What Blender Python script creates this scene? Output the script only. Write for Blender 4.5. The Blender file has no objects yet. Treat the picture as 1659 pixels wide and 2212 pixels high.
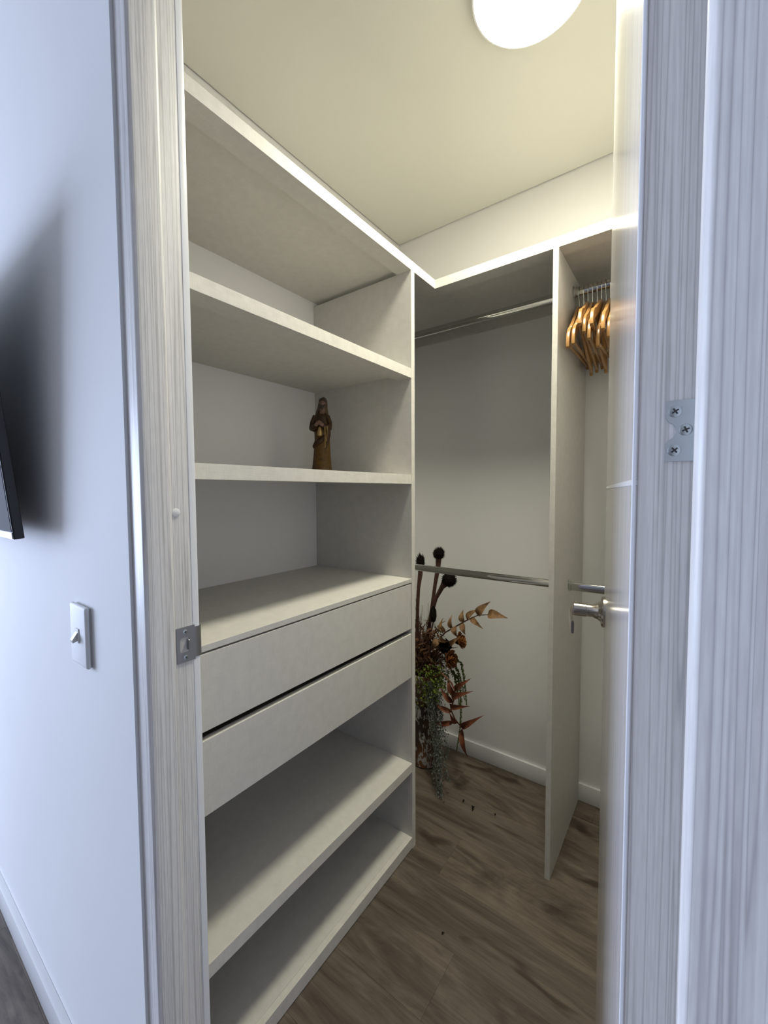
import bpy, bmesh, math, random
from mathutils import Vector, Matrix

random.seed(7)
S = bpy.context.scene
COL = S.collection
PI = math.pi

# ------------------------------------------------------------------ camera
F_PX, IW, IH = 890.526, 1659.0, 2212.0
YAW, PIT, ROL = 0.6350993, -0.04912646, -0.00569139
CAM = Vector((0.0, 0.0, 1.32))
_f0 = Vector((-math.sin(YAW), math.cos(YAW), 0)); _r0 = Vector((math.cos(YAW), math.sin(YAW), 0)); _u0 = Vector((0, 0, 1))
_fw = _f0 * math.cos(PIT) + _u0 * math.sin(PIT)
_up = _u0 * math.cos(PIT) - _f0 * math.sin(PIT)
RIGHT = _r0 * math.cos(ROL) + _up * math.sin(ROL)
UP = _up * math.cos(ROL) - _r0 * math.sin(ROL)
FWD = _fw
cd = bpy.data.cameras.new('camera'); cam = bpy.data.objects.new('camera', cd); COL.objects.link(cam)
cd.sensor_fit = 'VERTICAL'; cd.sensor_height = 24.0; cd.lens = F_PX * 24.0 / IH
cd.clip_start = 0.01; cd.clip_end = 60
mw = Matrix((RIGHT, UP, -FWD)).transposed().to_4x4(); mw.translation = CAM
cam.matrix_world = mw
S.camera = cam

def at(x, y, ax, v):
    """point where the sight line of photo pixel (x, y) meets the plane coordinate[ax] = v"""
    r = RIGHT * ((x - IW / 2) / F_PX) - UP * ((y - IH / 2) / F_PX) + FWD
    return CAM + r * ((v - CAM[ax]) / r[ax])

# ------------------------------------------------------------------ world, daylight, exposure
w = bpy.data.worlds.new('daylight'); S.world = w; w.use_nodes = True
bgn = w.node_tree.nodes['Background']; bgn.inputs[0].default_value = (0.62, 0.74, 1.0, 1); bgn.inputs[1].default_value = 0.6
S.view_settings.view_transform = 'Standard'; S.view_settings.look = 'None'
S.view_settings.gamma = 1.0; S.view_settings.use_curve_mapping = False
S.view_settings.exposure = 0.0
WIN_Y0, WIN_Y1, WIN_Z0, WIN_Z1, ROOM_X0 = -3.1, -0.6, 0.10, 2.15, -5.2
wl = bpy.data.lights.new('window_daylight', 'AREA'); wl.shape = 'RECTANGLE'; wl.size = WIN_Z1 - WIN_Z0; wl.size_y = WIN_Y1 - WIN_Y0
wl.energy = 360.0; wl.color = (0.62, 0.73, 1.0)
wlo = bpy.data.objects.new('window_daylight', wl); COL.objects.link(wlo)
wlo.location = (ROOM_X0 - 0.12, (WIN_Y0 + WIN_Y1) / 2, (WIN_Z0 + WIN_Z1) / 2); wlo.rotation_euler = (0, -PI / 2, 0)
LAMP_STRENGTH = 42.0
LAMP_WATTS = 8.8
LAMP_COLOR = (1.0, 0.97, 0.78)

# ------------------------------------------------------------------ materials
def mat(name, color=(0.8, 0.8, 0.8), rough=0.5, metal=0.0, spec=0.5, coat=0.0):
    m = bpy.data.materials.new(name); m.use_nodes = True
    b = m.node_tree.nodes['Principled BSDF']
    b.inputs['Base Color'].default_value = (*color, 1); b.inputs['Roughness'].default_value = rough
    b.inputs['Metallic'].default_value = metal; b.inputs['Specular IOR Level'].default_value = spec
    b.inputs['Coat Weight'].default_value = coat
    return m, m.node_tree, b

def nd(nt, t, **kw):
    n = nt.nodes.new(t)
    for k, v in kw.items():
        if k in n.inputs.keys() if hasattr(n.inputs, 'keys') else False:
            n.inputs[k].default_value = v
        else:
            setattr(n, k, v)
    return n

def coords(nt, scale=(1, 1, 1), rnd=False):
    tc = nt.nodes.new('ShaderNodeTexCoord'); mp = nt.nodes.new('ShaderNodeMapping')
    mp.inputs['Scale'].default_value = scale
    nt.links.new(tc.outputs['Object'], mp.inputs['Vector'])
    if rnd:
        oi = nt.nodes.new('ShaderNodeObjectInfo'); mu = nt.nodes.new('ShaderNodeMath'); mu.operation = 'MULTIPLY'; mu.inputs[1].default_value = 37.0
        nt.links.new(oi.outputs['Random'], mu.inputs[0]); nt.links.new(mu.outputs[0], mp.inputs['Location'])
    return mp.outputs['Vector']

def noise(nt, vec, scale, detail=2.0, rough=0.5, dist=0.0):
    n = nt.nodes.new('ShaderNodeTexNoise'); n.inputs['Scale'].default_value = scale; n.inputs['Detail'].default_value = detail
    n.inputs['Roughness'].default_value = rough; n.inputs['Distortion'].default_value = dist
    nt.links.new(vec, n.inputs['Vector']); return n.outputs['Fac']

def ramp(nt, fac, stops):
    r = nt.nodes.new('ShaderNodeValToRGB'); e = r.color_ramp.elements
    while len(e) < len(stops): e.new(0.5)
    for i, (p, c) in enumerate(stops):
        e[i].position = p; e[i].color = (*c, 1)
    nt.links.new(fac, r.inputs[0]); return r.outputs[0]

def mixc(nt, fac, a, b, mode='MIX'):
    m = nt.nodes.new('ShaderNodeMix'); m.data_type = 'RGBA'; m.blend_type = mode
    if isinstance(fac, (int, float)): m.inputs[0].default_value = fac
    else: nt.links.new(fac, m.inputs[0])
    for s, v in ((6, a), (7, b)):
        if isinstance(v, tuple): m.inputs[s].default_value = (*v, 1)
        else: nt.links.new(v, m.inputs[s])
    return m.outputs[2]

def bump(nt, b, h, strength=0.2, dist=0.001):
    n = nt.nodes.new('ShaderNodeBump'); n.inputs['Strength'].default_value = strength; n.inputs['Distance'].default_value = dist
    nt.links.new(h, n.inputs['Height']); nt.links.new(n.outputs[0], b.inputs['Normal'])

def m_paint(name, col, rough=0.5):
    m, nt, b = mat(name, col, rough, spec=0.4)
    v = coords(nt); bump(nt, b, noise(nt, v, 220, 3), 0.12, 0.0006)
    n2 = noise(nt, v, 2.2, 2)
    nt.links.new(ramp(nt, n2, [(0.3, tuple(c * 0.97 for c in col)), (0.7, col)]), b.inputs['Base Color'])
    return m

def m_linen(name, col, amt=0.12):
    m, nt, b = mat(name, col, 0.55, spec=0.35)
    a = noise(nt, coords(nt, (40, 40, 1100)), 1, 2); c = noise(nt, coords(nt, (1100, 40, 40)), 1, 2); d = noise(nt, coords(nt, (40, 1100, 40)), 1, 2)
    s = mixc(nt, 0.5, a, c); s = mixc(nt, 0.34, s, d)
    nt.links.new(ramp(nt, s, [(0.40, tuple(x * (1 - amt) for x in col)), (0.60, tuple(min(1, x * (1 + amt * .6)) for x in col))]), b.inputs['Base Color'])
    bump(nt, b, s, 0.25, 0.0004)
    return m

def m_grain(name, dark, mid, light, rough=0.45, freq=150.0, coat=0.0, bstr=0.35, spec=0.5):
    m, nt, b = mat(name, mid, rough, coat=coat, spec=spec)
    v = coords(nt, (freq, freq, 1.3)); a = noise(nt, v, 1.0, 0.6, 0.4, 0.12)
    v2 = coords(nt, (freq * 2.4, freq * 2.4, 30)); f = noise(nt, v2, 1.0, 2.0)
    v3 = coords(nt, (40, 40, 0.8)); g = noise(nt, v3, 1.0, 1.0)
    c1 = ramp(nt, a, [(0.22, mid), (0.36, light), (0.44, mid), (0.475, dark), (0.515, mid), (0.60, light), (0.655, mid), (0.68, dark), (0.71, mid)])
    c2 = ramp(nt, f, [(0.30, (0.90, 0.90, 0.90)), (0.6, (1, 1, 1))])
    c3 = ramp(nt, g, [(0.3, (0.93, 0.93, 0.93)), (0.7, (1.03, 1.03, 1.03))])
    c = mixc(nt, 1.0, c1, c2, 'MULTIPLY'); c = mixc(nt, 1.0, c, c3, 'MULTIPLY')
    nt.links.new(c, b.inputs['Base Color'])
    bump(nt, b, a, bstr, 0.0006)
    return m

def m_floor():
    m, nt, b = mat('floor_laminate', (0.2, 0.16, 0.13), 0.42, spec=0.4)
    v = coords(nt, (1.6, 8.0, 1), True); a = noise(nt, v, 1.0, 7, 0.62, 2.6)
    v2 = coords(nt, (6, 150, 1), True); f = noise(nt, v2, 1.0, 3, 0.6, 0.4)
    v3 = coords(nt, (4.5, 13.0, 1), True); k = noise(nt, v3, 1.0, 1.5, 0.5, 1.2)
    c1 = ramp(nt, a, [(0.30, (0.058, 0.043, 0.034)), (0.47, (0.112, 0.088, 0.069)), (0.66, (0.178, 0.144, 0.115))])
    c2 = ramp(nt, f, [(0.30, (0.78, 0.77, 0.76)), (0.55, (1, 1, 1)), (0.75, (1.08, 1.07, 1.06))])
    c3 = ramp(nt, k, [(0.25, (0.42, 0.39, 0.37)), (0.37, (1, 1, 1))])
    c = mixc(nt, 1.0, c1, c2, 'MULTIPLY'); c = mixc(nt, 1.0, c, c3, 'MULTIPLY')
    oi = nt.nodes.new('ShaderNodeObjectInfo')
    c = mixc(nt, 1.0, c, ramp(nt, oi.outputs['Random'], [(0, (0.90, 0.90, 0.91)), (1, (1.08, 1.06, 1.04))]), 'MULTIPLY')
    nt.links.new(c, b.inputs['Base Color']); bump(nt, b, f, 0.15, 0.0004)
    return m

def m_var(name, c0, c1, rough=0.7, scale=60, spec=0.3):
    m, nt, b = mat(name, c0, rough, spec=spec)
    nt.links.new(ramp(nt, noise(nt, coords(nt), scale, 3), [(0.32, c0), (0.68, c1)]), b.inputs['Base Color'])
    return m

M = {}
M['wall'] = m_paint('wall_paint', (0.80, 0.80, 0.80), 0.8)
M['taupe'] = m_paint('low_bounce_taupe', (0.20, 0.18, 0.17), 0.6)  # invented dark tone for the unseen rear wall, keeps bounce light low
M['closet_wall'] = m_paint('closet_wall_paint', (0.88, 0.87, 0.865), 0.5)
M['ceiling'] = m_paint('ceiling_paint', (0.73, 0.72, 0.655), 0.7)
M['baseboard'] = mat('baseboard_lacquer', (0.80, 0.80, 0.80), 0.32)[0]
M['linen'] = m_linen('linen_laminate', (0.62, 0.60, 0.565), 0.06)
M['linen_edge'] = m_linen('linen_edge_band', (0.68, 0.655, 0.61), 0.09)
M['frame'] = m_grain('frame_grain', (0.56, 0.54, 0.53), (0.74, 0.72, 0.70), (0.84, 0.82, 0.80), 0.42, 150)
M['door'] = m_grain('door_gloss', (0.66, 0.64, 0.64), (0.74, 0.72, 0.72), (0.80, 0.78, 0.78), 0.16, 300, 0.0, 0.05, 0.6)
M['door_edge'] = m_grain('door_edge_grain', (0.50, 0.48, 0.46), (0.66, 0.63, 0.61), (0.74, 0.71, 0.69), 0.5, 185)
M['white_edge'] = mat('white_edging', (0.82, 0.83, 0.86), 0.28)[0]
M['floor'] = m_floor()
M['chrome'] = mat('chrome', (0.56, 0.56, 0.55), 0.09, 1.0)[0]
M['nickel'] = mat('satin_nickel', (0.56, 0.52, 0.48), 0.2, 1.0)[0]
M['zinc'] = mat('zinc_plate', (0.50, 0.54, 0.56), 0.36, 1.0)[0]
M['steel'] = mat('strike_steel', (0.36, 0.36, 0.37), 0.36, 1.0)[0]
M['slot'] = mat('slot_shade', (0.03, 0.03, 0.03), 0.6)[0]  # near-black colour paints the shade inside a screw recess
M['plastic'] = mat('white_plastic', (0.76, 0.76, 0.77), 0.6)[0]
M['grey_plastic'] = mat('grey_plastic', (0.52, 0.50, 0.48), 0.4)[0]
M['tv'] = mat('tv_black', (0.012, 0.012, 0.014), 0.35)[0]
M['tv_screen'] = mat('tv_screen', (0.11, 0.11, 0.12), 0.75, spec=0.04)[0]  # grey base colour stands in for the screen's reflection
M['tv_strip'] = mat('tv_silver_strip', (0.34, 0.35, 0.38), 0.5, 0.2)[0]
M['hanger'] = m_var('hanger_wood', (0.33, 0.165, 0.05), (0.46, 0.25, 0.085), 0.28, 40, 0.5)
M['wire'] = mat('hook_wire', (0.45, 0.45, 0.45), 0.2, 1.0)[0]
lm, lnt, lb = mat('lamp_diffuser', (1, 1, 1), 0.5)
lb.inputs['Emission Color'].default_value = (*LAMP_COLOR, 1); lb.inputs['Emission Strength'].default_value = LAMP_STRENGTH
M['lamp'] = lm
M['lamp_rim'] = mat('lamp_rim_white', (0.82, 0.82, 0.82), 0.4)[0]

# ------------------------------------------------------------------ mesh helpers
def new_bm(): return bmesh.new()

def add_box(bm, x0, x1, y0, y1, z0, z1, bev=0.0, seg=1):
    g = bmesh.ops.create_cube(bm, size=1.0)
    vs = g['verts']
    bmesh.ops.scale(bm, vec=(x1 - x0, y1 - y0, z1 - z0), verts=vs)
    bmesh.ops.translate(bm, vec=((x0 + x1) / 2, (y0 + y1) / 2, (z0 + z1) / 2), verts=vs)
    if bev > 0:
        es = list({e for v in vs for e in v.link_edges})
        bmesh.ops.bevel(bm, geom=es, offset=bev, segments=seg, profile=0.5, affect='EDGES')
    return bm

def box(x0, x1, y0, y1, z0, z1, bev=0.0, seg=1): return add_box(new_bm(), x0, x1, y0, y1, z0, z1, bev, seg)

def add_prism(bm, pts, a0, a1, axis=2):
    """extrude a closed 2-D outline; axis = extrusion axis, outline in the two others (x,y / x,z / y,z)"""
    def P(p, h):
        return (p[0], p[1], h) if axis == 2 else ((p[0], h, p[1]) if axis == 1 else (h, p[0], p[1]))
    lo = [bm.verts.new(P(p, a0)) for p in pts]; hi = [bm.verts.new(P(p, a1)) for p in pts]
    n = len(pts); fs = []
    for i in range(n):
        fs.append(bm.faces.new((lo[i], lo[(i + 1) % n], hi[(i + 1) % n], hi[i])))
    fs.append(bm.faces.new(lo[::-1])); fs.append(bm.faces.new(hi))
    bmesh.ops.recalc_face_normals(bm, faces=fs)
    return bm

def add_tube(bm, pts, r, n=8, ell=None):
    """tube along a polyline; r a number or a list; ell = (width, height) ratio"""
    pts = [Vector(p) for p in pts]; N = len(pts)
    rs = r if isinstance(r, (list, tuple)) else [r] * N
    rings = []; prev = None
    for i, p in enumerate(pts):
        t = (pts[min(i + 1, N - 1)] - pts[max(i - 1, 0)])
        if t.length < 1e-9: t = Vector((0, 0, 1))
        t.normalize()
        if prev is None:
            u = t.orthogonal() if abs(t.z) > 0.9 else t.cross(Vector((0, 0, 1)))
            u.normalize()
        else:
            u = (prev - t * prev.dot(t)); u.normalize()
        v = t.cross(u); prev = u
        ex, ey = ell if ell else (1, 1)
        rings.append([bm.verts.new(p + u * math.cos(2 * PI * k / n) * rs[i] * ex + v * math.sin(2 * PI * k / n) * rs[i] * ey) for k in range(n)])
    fs = []
    for i in range(N - 1):
        for k in range(n):
            fs.append(bm.faces.new((rings[i][k], rings[i][(k + 1) % n], rings[i + 1][(k + 1) % n], rings[i + 1][k])))
    fs.append(bm.faces.new(rings[0][::-1])); fs.append(bm.faces.new(rings[-1]))
    bmesh.ops.recalc_face_normals(bm, faces=fs)
    return bm

def tube(pts, r, n=8, ell=None): return add_tube(new_bm(), pts, r, n, ell)

def add_lathe(bm, prof, n=24, cx=0, cy=0, closed=True, mtx=None):
    """turn (radius, z) outline about a vertical axis"""
    rings = []
    for r, z in prof:
        if r < 1e-6: rings.append([bm.verts.new((cx, cy, z))])
        else: rings.append([bm.verts.new((cx + r * math.cos(2 * PI * k / n), cy + r * math.sin(2 * PI * k / n), z)) for k in range(n)])
    fs = []
    for a, b in zip(rings, rings[1:]):
        for k in range(n):
            k2 = (k + 1) % n
            if len(a) == 1 and len(b) == 1: continue
            if len(a) == 1: fs.append(bm.faces.new((a[0], b[k2], b[k])))
            elif len(b) == 1: fs.append(bm.faces.new((a[k], a[k2], b[0])))
            else: fs.append(bm.faces.new((a[k], a[k2], b[k2], b[k])))
    if closed:
        if len(rings[0]) > 1: fs.append(bm.faces.new(rings[0][::-1]))
        if len(rings[-1]) > 1: fs.append(bm.faces.new(rings[-1]))
    bmesh.ops.recalc_face_normals(bm, faces=fs)
    if mtx is not None:
        bmesh.ops.transform(bm, matrix=mtx, verts=[v for r in rings for v in r])
    return bm

def lathe(prof, n=24, cx=0, cy=0, closed=True, mtx=None): return add_lathe(new_bm(), prof, n, cx, cy, closed, mtx)

def obj(name, bm, m, parent=None, smooth=False, local=False, angle=40):
    """one mesh object; vertices are given in world space unless local"""
    me = bpy.data.meshes.new(name)
    if parent is not None and not local:
        off = parent.get('_base')
        if off is not None: bmesh.ops.translate(bm, vec=[-c for c in off], verts=bm.verts)
    bm.to_mesh(me); bm.free()
    o = bpy.data.objects.new(name, me); COL.objects.link(o)
    if m is not None: me.materials.append(M[m] if isinstance(m, str) else m)
    if smooth:
        me.polygons.foreach_set('use_smooth', [True] * len(me.polygons))
        try: me.set_sharp_from_angle(angle=math.radians(angle))
        except Exception: pass
    if parent is not None: o.parent = parent
    return o

def tag(o, label, cat, group=None):
    o['label'] = label; o['category'] = cat
    if group: o['group'] = group
    return o

BASES = []
def thing(name, label, cat, loc=(0, 0, 0), rot=(0, 0, 0), group=None):
    o = bpy.data.objects.new(name, None); COL.objects.link(o)
    o.empty_display_size = 0.05; o.location = loc; o.rotation_euler = rot
    o['_base'] = list(loc); BASES.append(o)
    return tag(o, label, cat, group)

def struct(name, bm, m, label=None, smooth=False):
    o = obj(name, bm, m, None, smooth); o['kind'] = 'structure'
    if label: o['label'] = label; o['category'] = name.split('_')[0]
    return o

def arc(cx, cy, r, a0, a1, n=5):
    return [(cx + r * math.cos(math.radians(a0 + (a1 - a0) * i / n)), cy + r * math.sin(math.radians(a0 + (a1 - a0) * i / n))) for i in range(n + 1)]

# ------------------------------------------------------------------ dimensions (metres)
ZC = 2.6225                      # ceiling
YW, YF, YI = 0.292, 0.297, 0.390  # bedroom wall face, door frame face, closet face of that wall
XL, XR, YB = -1.268, 0.062, 1.867  # closet left, right and back wall faces
JX0, JX1 = -0.735, -0.692        # left jamb
KX0, KX1 = 0.0023, 0.0435        # right jamb
ZH = 2.455                       # underside of door head
RX1, RY0 = 2.6, -3.4             # bedroom right and rear wall

# ------------------------------------------------------------------ setting
bm = new_bm()
add_box(bm, ROOM_X0, JX0, YW, YI, 0, ZC); add_box(bm, KX1, RX1, YW, YI, 0, ZC); add_box(bm, JX0, KX1, YW, YI, ZH + 0.045, ZC)
struct('wall_front', bm, 'wall', 'white painted bedroom wall around the doorway')
struct('wall_left', box(XL - 0.1, XL, YI, YB + 0.1, 0, ZC + 0.04), 'closet_wall', 'white closet wall behind the open shelves')
struct('wall_back', box(XL, XR + 0.1, YB, YB + 0.1, 0, ZC + 0.04), 'closet_wall', 'white closet wall behind the hanging rails')
struct('wall_right', box(XR, XR + 0.1, YI, YB, 0, ZC + 0.04), 'closet_wall', 'white closet wall behind the open door')
bm = new_bm()
X0 = ROOM_X0
add_box(bm, X0 - 0.12, X0, RY0, WIN_Y0, 0, ZC); add_box(bm, X0 - 0.12, X0, WIN_Y1, YI, 0, ZC)
add_box(bm, X0 - 0.12, X0, WIN_Y0, WIN_Y1, 0, WIN_Z0); add_box(bm, X0 - 0.12, X0, WIN_Y0, WIN_Y1, WIN_Z1, ZC)
struct('wall_bedroom_left', bm, 'wall', 'white bedroom wall with the tall window')
struct('wall_bedroom_rear', box(X0 - 0.12, RX1 + 0.1, RY0 - 0.1, RY0, 0, ZC), 'taupe', 'unseen taupe bedroom wall facing the closet doorway, toned dark to limit bounce')
struct('wall_bedroom_right', box(RX1, RX1 + 0.1, RY0, YI, 0, ZC), 'wall', 'white bedroom wall opposite the window')
win = struct('window_1', box(X0 - 0.08, X0 - 0.03, WIN_Y0, WIN_Y0 + 0.05, WIN_Z0, WIN_Z1, 0.003), 'plastic', 'tall white framed bedroom window')
for nm, b in (('window_frame', box(X0 - 0.08, X0 - 0.03, WIN_Y1 - 0.05, WIN_Y1, WIN_Z0, WIN_Z1, 0.003)),
              ('window_frame', box(X0 - 0.08, X0 - 0.03, WIN_Y0 + 0.05, WIN_Y1 - 0.05, WIN_Z0, WIN_Z0 + 0.05, 0.003)),
              ('window_frame', box(X0 - 0.08, X0 - 0.03, WIN_Y0 + 0.05, WIN_Y1 - 0.05, WIN_Z1 - 0.05, WIN_Z1, 0.003))):
    obj(nm, b, 'plastic', win)
# ceilings: the closet ceiling is a panel with a thin shadow gap along the walls
g = 0.006
bm = box(XL + g, XR - g, YI + g, YB - g, ZC, ZC + 0.012); add_box(bm, XL - 0.1, XR + 0.1, YI - 0.05, YB + 0.1, ZC + 0.03, ZC + 0.06)
struct('ceiling', bm, 'ceiling', 'cream lit closet ceiling with a thin shadow gap')
struct('ceiling_bedroom', box(X0 - 0.12, RX1 + 0.1, RY0 - 0.1, YI, ZC, ZC + 0.03), 'ceiling', 'white bedroom ceiling')
# floor with separate planks running along x
fl = struct('floor', box(X0 - 0.12, RX1 + 0.1, RY0 - 0.1, YB + 0.1, -0.05, -0.0125), 'floor', 'brown grey wood laminate floor')
PW, PL = 0.185, 1.24
pm = None
row = 0; y = YB - 0.115
while y > RY0:
    y0, y1 = max(y, RY0), min(y + PW, YB)
    xs0, xs1 = (XL, XR) if y0 > YI else (X0, RX1)
    off = (row * 0.437 + 0.2) % 1.0
    x = xs0 - PL * off
    while x < xs1:
        a, b_ = max(x, xs0), min(x + PL, xs1)
        if b_ - a > 0.02:
            p = obj('plank', box(a + 0.0001, b_ - 0.0001, y0 + 0.0001, y1 - 0.0001, -0.012, 0.0, 0.0004), 'floor', fl)
        x += PL
    y -= PW; row += 1
# baseboards
def baseboard(name, x0, x1, y0, y1, h, label):
    bm = box(x0, x1, y0, y1, 0.0, h, 0.002, 2)
    return struct(name, bm, 'baseboard', label, True)
baseboard('baseboard_back', XL, XR, YB - 0.012, YB, 0.075, 'low white baseboard along the closet back wall')
baseboard('baseboard_left', XL, XL + 0.012, 1.265, YB - 0.012, 0.075, 'low white baseboard beside the shelves in the corner')
baseboard('baseboard_right', XR - 0.012, XR, YI, YB - 0.012, 0.075, 'low white baseboard along the closet right wall')
baseboard('baseboard_front', ROOM_X0, JX0 - 0.035, YW - 0.016, YW, 0.078, 'white bedroom baseboard under the light switch')
baseboard('baseboard_front_right', KX1 + 0.03, RX1, YW - 0.016, YW, 0.078, 'white bedroom baseboard beyond the door')

# ------------------------------------------------------------------ door frame
def jamb_profile(xf, s, xo):
    """xf: face of the stop, s: direction into the opening, xo: outer side against the wall"""
    r = 0.0065; rec = 0.008; re = 0.0115; ye = YI; ys = 0.338
    p = [(xo, YF)]
    p += [(xf - s * r + s * r * math.cos(math.radians(a)), YF + r + r * math.sin(math.radians(a))) for a in (-90, -70, -50, -30, -15, 0)]
    p += [(xf - s * r + s * r * math.cos(math.radians(a)), ys - r + 0.007 + r * math.sin(math.radians(a))) for a in (0, 20, 45, 70, 90)]
    xr = xf - s * rec
    p += [(xr, ys + 0.007)]
    p += [(xr, ye - 0.0035), (xr - s * 0.001, ye - 0.0012), (xr - s * 0.0035, ye)]
    p += [(xo, ye)]
    return p
t1 = struct('trim_1', add_prism(new_bm(), jamb_profile(JX1, 1, JX0), 0, ZH + 0.045), 'frame', 'grey grained left door jamb with the strike plate', True)
t2 = struct('trim_2', add_prism(new_bm(), jamb_profile(KX0, -1, KX1), 0, ZH + 0.045), 'frame', 'grey grained right door jamb on the hinge side', True)
struct('trim_3', box(JX1 - 0.001, KX0 + 0.001, YF, YI, ZH, ZH + 0.045, 0.003, 2), 'frame', 'grey grained head of the door frame')
# white edging strip at the rear edge of the left jamb
xr = JX1 - 0.008
obj('edge_strip', add_prism(new_bm(), [(xr - 0.001, YI - 0.0125), (xr + 0.0006, YI - 0.0125), (xr + 0.0006, YI - 0.0030), (xr - 0.0006, YI - 0.0004), (xr - 0.003, YI + 0.0006), (xr - 0.0034, YI - 0.0003), (xr - 0.001, YI - 0.002)], 0, ZH), 'white_edge', t1, True)

def screw_head(parent, p, nrm, r, roll=0.0, m='zinc'):
    """cross-head screw: domed disc with a dark cross that paints the shade of the recess"""
    z = Vector(nrm).normalized(); q = z.to_track_quat('Z', 'Y').to_matrix().to_4x4()
    mt = Matrix.Translation(p) @ q @ Matrix.Rotation(roll, 4, 'Z')
    bm = lathe([(r, 0), (r * 0.98, r * 0.14), (r * 0.8, r * 0.24), (0, r * 0.30)], 20, mtx=mt)
    s = obj('screw', bm, m, parent, True)
    bm = new_bm()
    add_box(bm, -r * 0.55, r * 0.55, -r * 0.13, r * 0.13, r * 0.2, r * 0.325); add_box(bm, -r * 0.13, r * 0.13, -r * 0.55, r * 0.55, r * 0.2, r * 0.326)
    bmesh.ops.transform(bm, matrix=mt, verts=bm.verts)
    c = obj('cross_slot_shade', bm, 'slot', None); c.parent = s
    return s

# strike plate: flat plate with a D-shaped hole and a lip bent round the jamb edge
def plate_with_hole(outer, inner, d0, d1, axis):
    """outer and inner outlines with the same number of points, extruded into a ring-shaped plate"""
    bm = new_bm()
    def P(p, h): return (p[0], h, p[1]) if axis == 1 else (h, p[0], p[1])
    n = len(outer); R = []
    for d in (d0, d1):
        R.append(([bm.verts.new(P(p, d)) for p in outer], [bm.verts.new(P(p, d)) for p in inner]))
    for i in range(n):
        j = (i + 1) % n
        for (o, q) in R: bm.faces.new((o[i], o[j], q[j], q[i]))
        bm.faces.new((R[0][0][i], R[0][0][j], R[1][0][j], R[1][0][i])); bm.faces.new((R[0][1][i], R[0][1][j], R[1][1][j], R[1][1][i]))
    bmesh.ops.recalc_face_normals(bm, faces=bm.faces)
    return bm
SZ0, SZ1, SY0, SY1 = 1.025, 1.087, 0.3475, YI - 0.010
cy, cz = 0.3615, 1.0555
inn, out = [], []
for k in range(24):
    a = 2 * PI * k / 24 + PI / 24
    dy, dz = math.cos(a), math.sin(a)
    iy = cy + max(-0.0085, min(0.0085, 0.0105 * dy)); iz = cz + max(-0.0135, min(0.0135, 0.0165 * dz))
    inn.append((iy, iz))
    s = min((SY1 - cy) / dy if dy > 1e-6 else 9, (SY0 - cy) / dy if dy < -1e-6 else 9, (SZ1 - cz) / dz if dz > 1e-6 else 9, (SZ0 - cz) / dz if dz < -1e-6 else 9)
    out.append((cy + dy * s, cz + dz * s))
def snap(o):
    for c in ((SY0, SZ0), (SY0, SZ1), (SY1, SZ0), (SY1, SZ1)):
        i = min(range(len(o)), key=lambda k: (o[k][0] - c[0]) ** 2 + (o[k][1] - c[1]) ** 2); o[i] = c
snap(out)
sp = obj('strike_plate', plate_with_hole(out, inn, xr, xr + 0.0018, 0), 'steel', t1); sp['label'] = 'grey metal strike plate'
lip = [(xr + 0.0018, SY1), (xr + 0.0018, SY1 + 0.007), (xr + 0.0004, SY1 + 0.0115), (xr - 0.004, SY1 + 0.0145), (xr - 0.0046, SY1 + 0.0125), (xr - 0.001, SY1 + 0.0105), (xr + 0.0007, SY1 + 0.006), (xr + 0.0007, SY1)]
obj('lip', add_prism(new_bm(), lip, SZ0 + 0.004, SZ1 - 0.004), 'steel', None, True).parent = sp
obj('latch_pocket', box(xr - 0.001, xr + 0.0004, cy - 0.0085, cy + 0.0085, cz - 0.0135, cz + 0.0135), 'grey_plastic', None).parent = sp
obj('latch_tab', box(xr, xr + 0.0065, cy + 0.004, cy + 0.0066, cz - 0.009, cz + 0.009, 0.0006), 'steel', None).parent = sp
for z in (SZ0 + 0.0085, SZ1 - 0.0085):
    screw_head(None, Vector((xr + 0.0017, 0.3625, z)), (1, 0, 0), 0.0042, 0.3).parent = sp
obj('screw_cap', lathe([(0.0072, 0), (0.0072, 0.001), (0.0062, 0.0017), (0, 0.0019)], 20, mtx=Matrix.Translation((xr, 0.3535, 1.2865)) @ Matrix.Rotation(PI / 2, 4, 'Y')), 'plastic', t1, True)

# ------------------------------------------------------------------ open door
DA = math.radians(9.6); DL, DT, DH = 0.685, 0.0455, 2.435
dm = Matrix.Translation((-0.0368, 0.3925, 0)) @ Matrix.Rotation(DA, 4, 'Z')
# local frame: +y runs from the hinge edge to the free edge, +x through the thickness; x = 0 is the face seen from the doorway
door = struct('door_1', box(0.0035, DT - 0.0035, 0, DL, 0.008, DH), 'door_edge', 'glossy pale grey door standing open into the closet')
door.matrix_world = dm
GZ = 1.3262
for (z0, z1) in ((0.008, GZ - 0.0022), (GZ + 0.0022, DH)):
    for (xa, xb) in ((0.0, 0.0035), (DT - 0.0035, DT)):
        obj('door_panel', box(xa, xb, 0.0, DL, z0, z1, 0.0004), 'door', door, local=True)
obj('inlay_strip', box(-0.0003, 0.0036, 0.0, DL, GZ - 0.0021, GZ + 0.0021), 'white_edge', door, local=True)
obj('edge_band', box(-0.0004, 0.0026, -0.0008, 0.0022, 0.008, DH, 0.0007, 2), 'white_edge', door, local=True)  # white strip paints the window light caught by the rounded door edge
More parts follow.
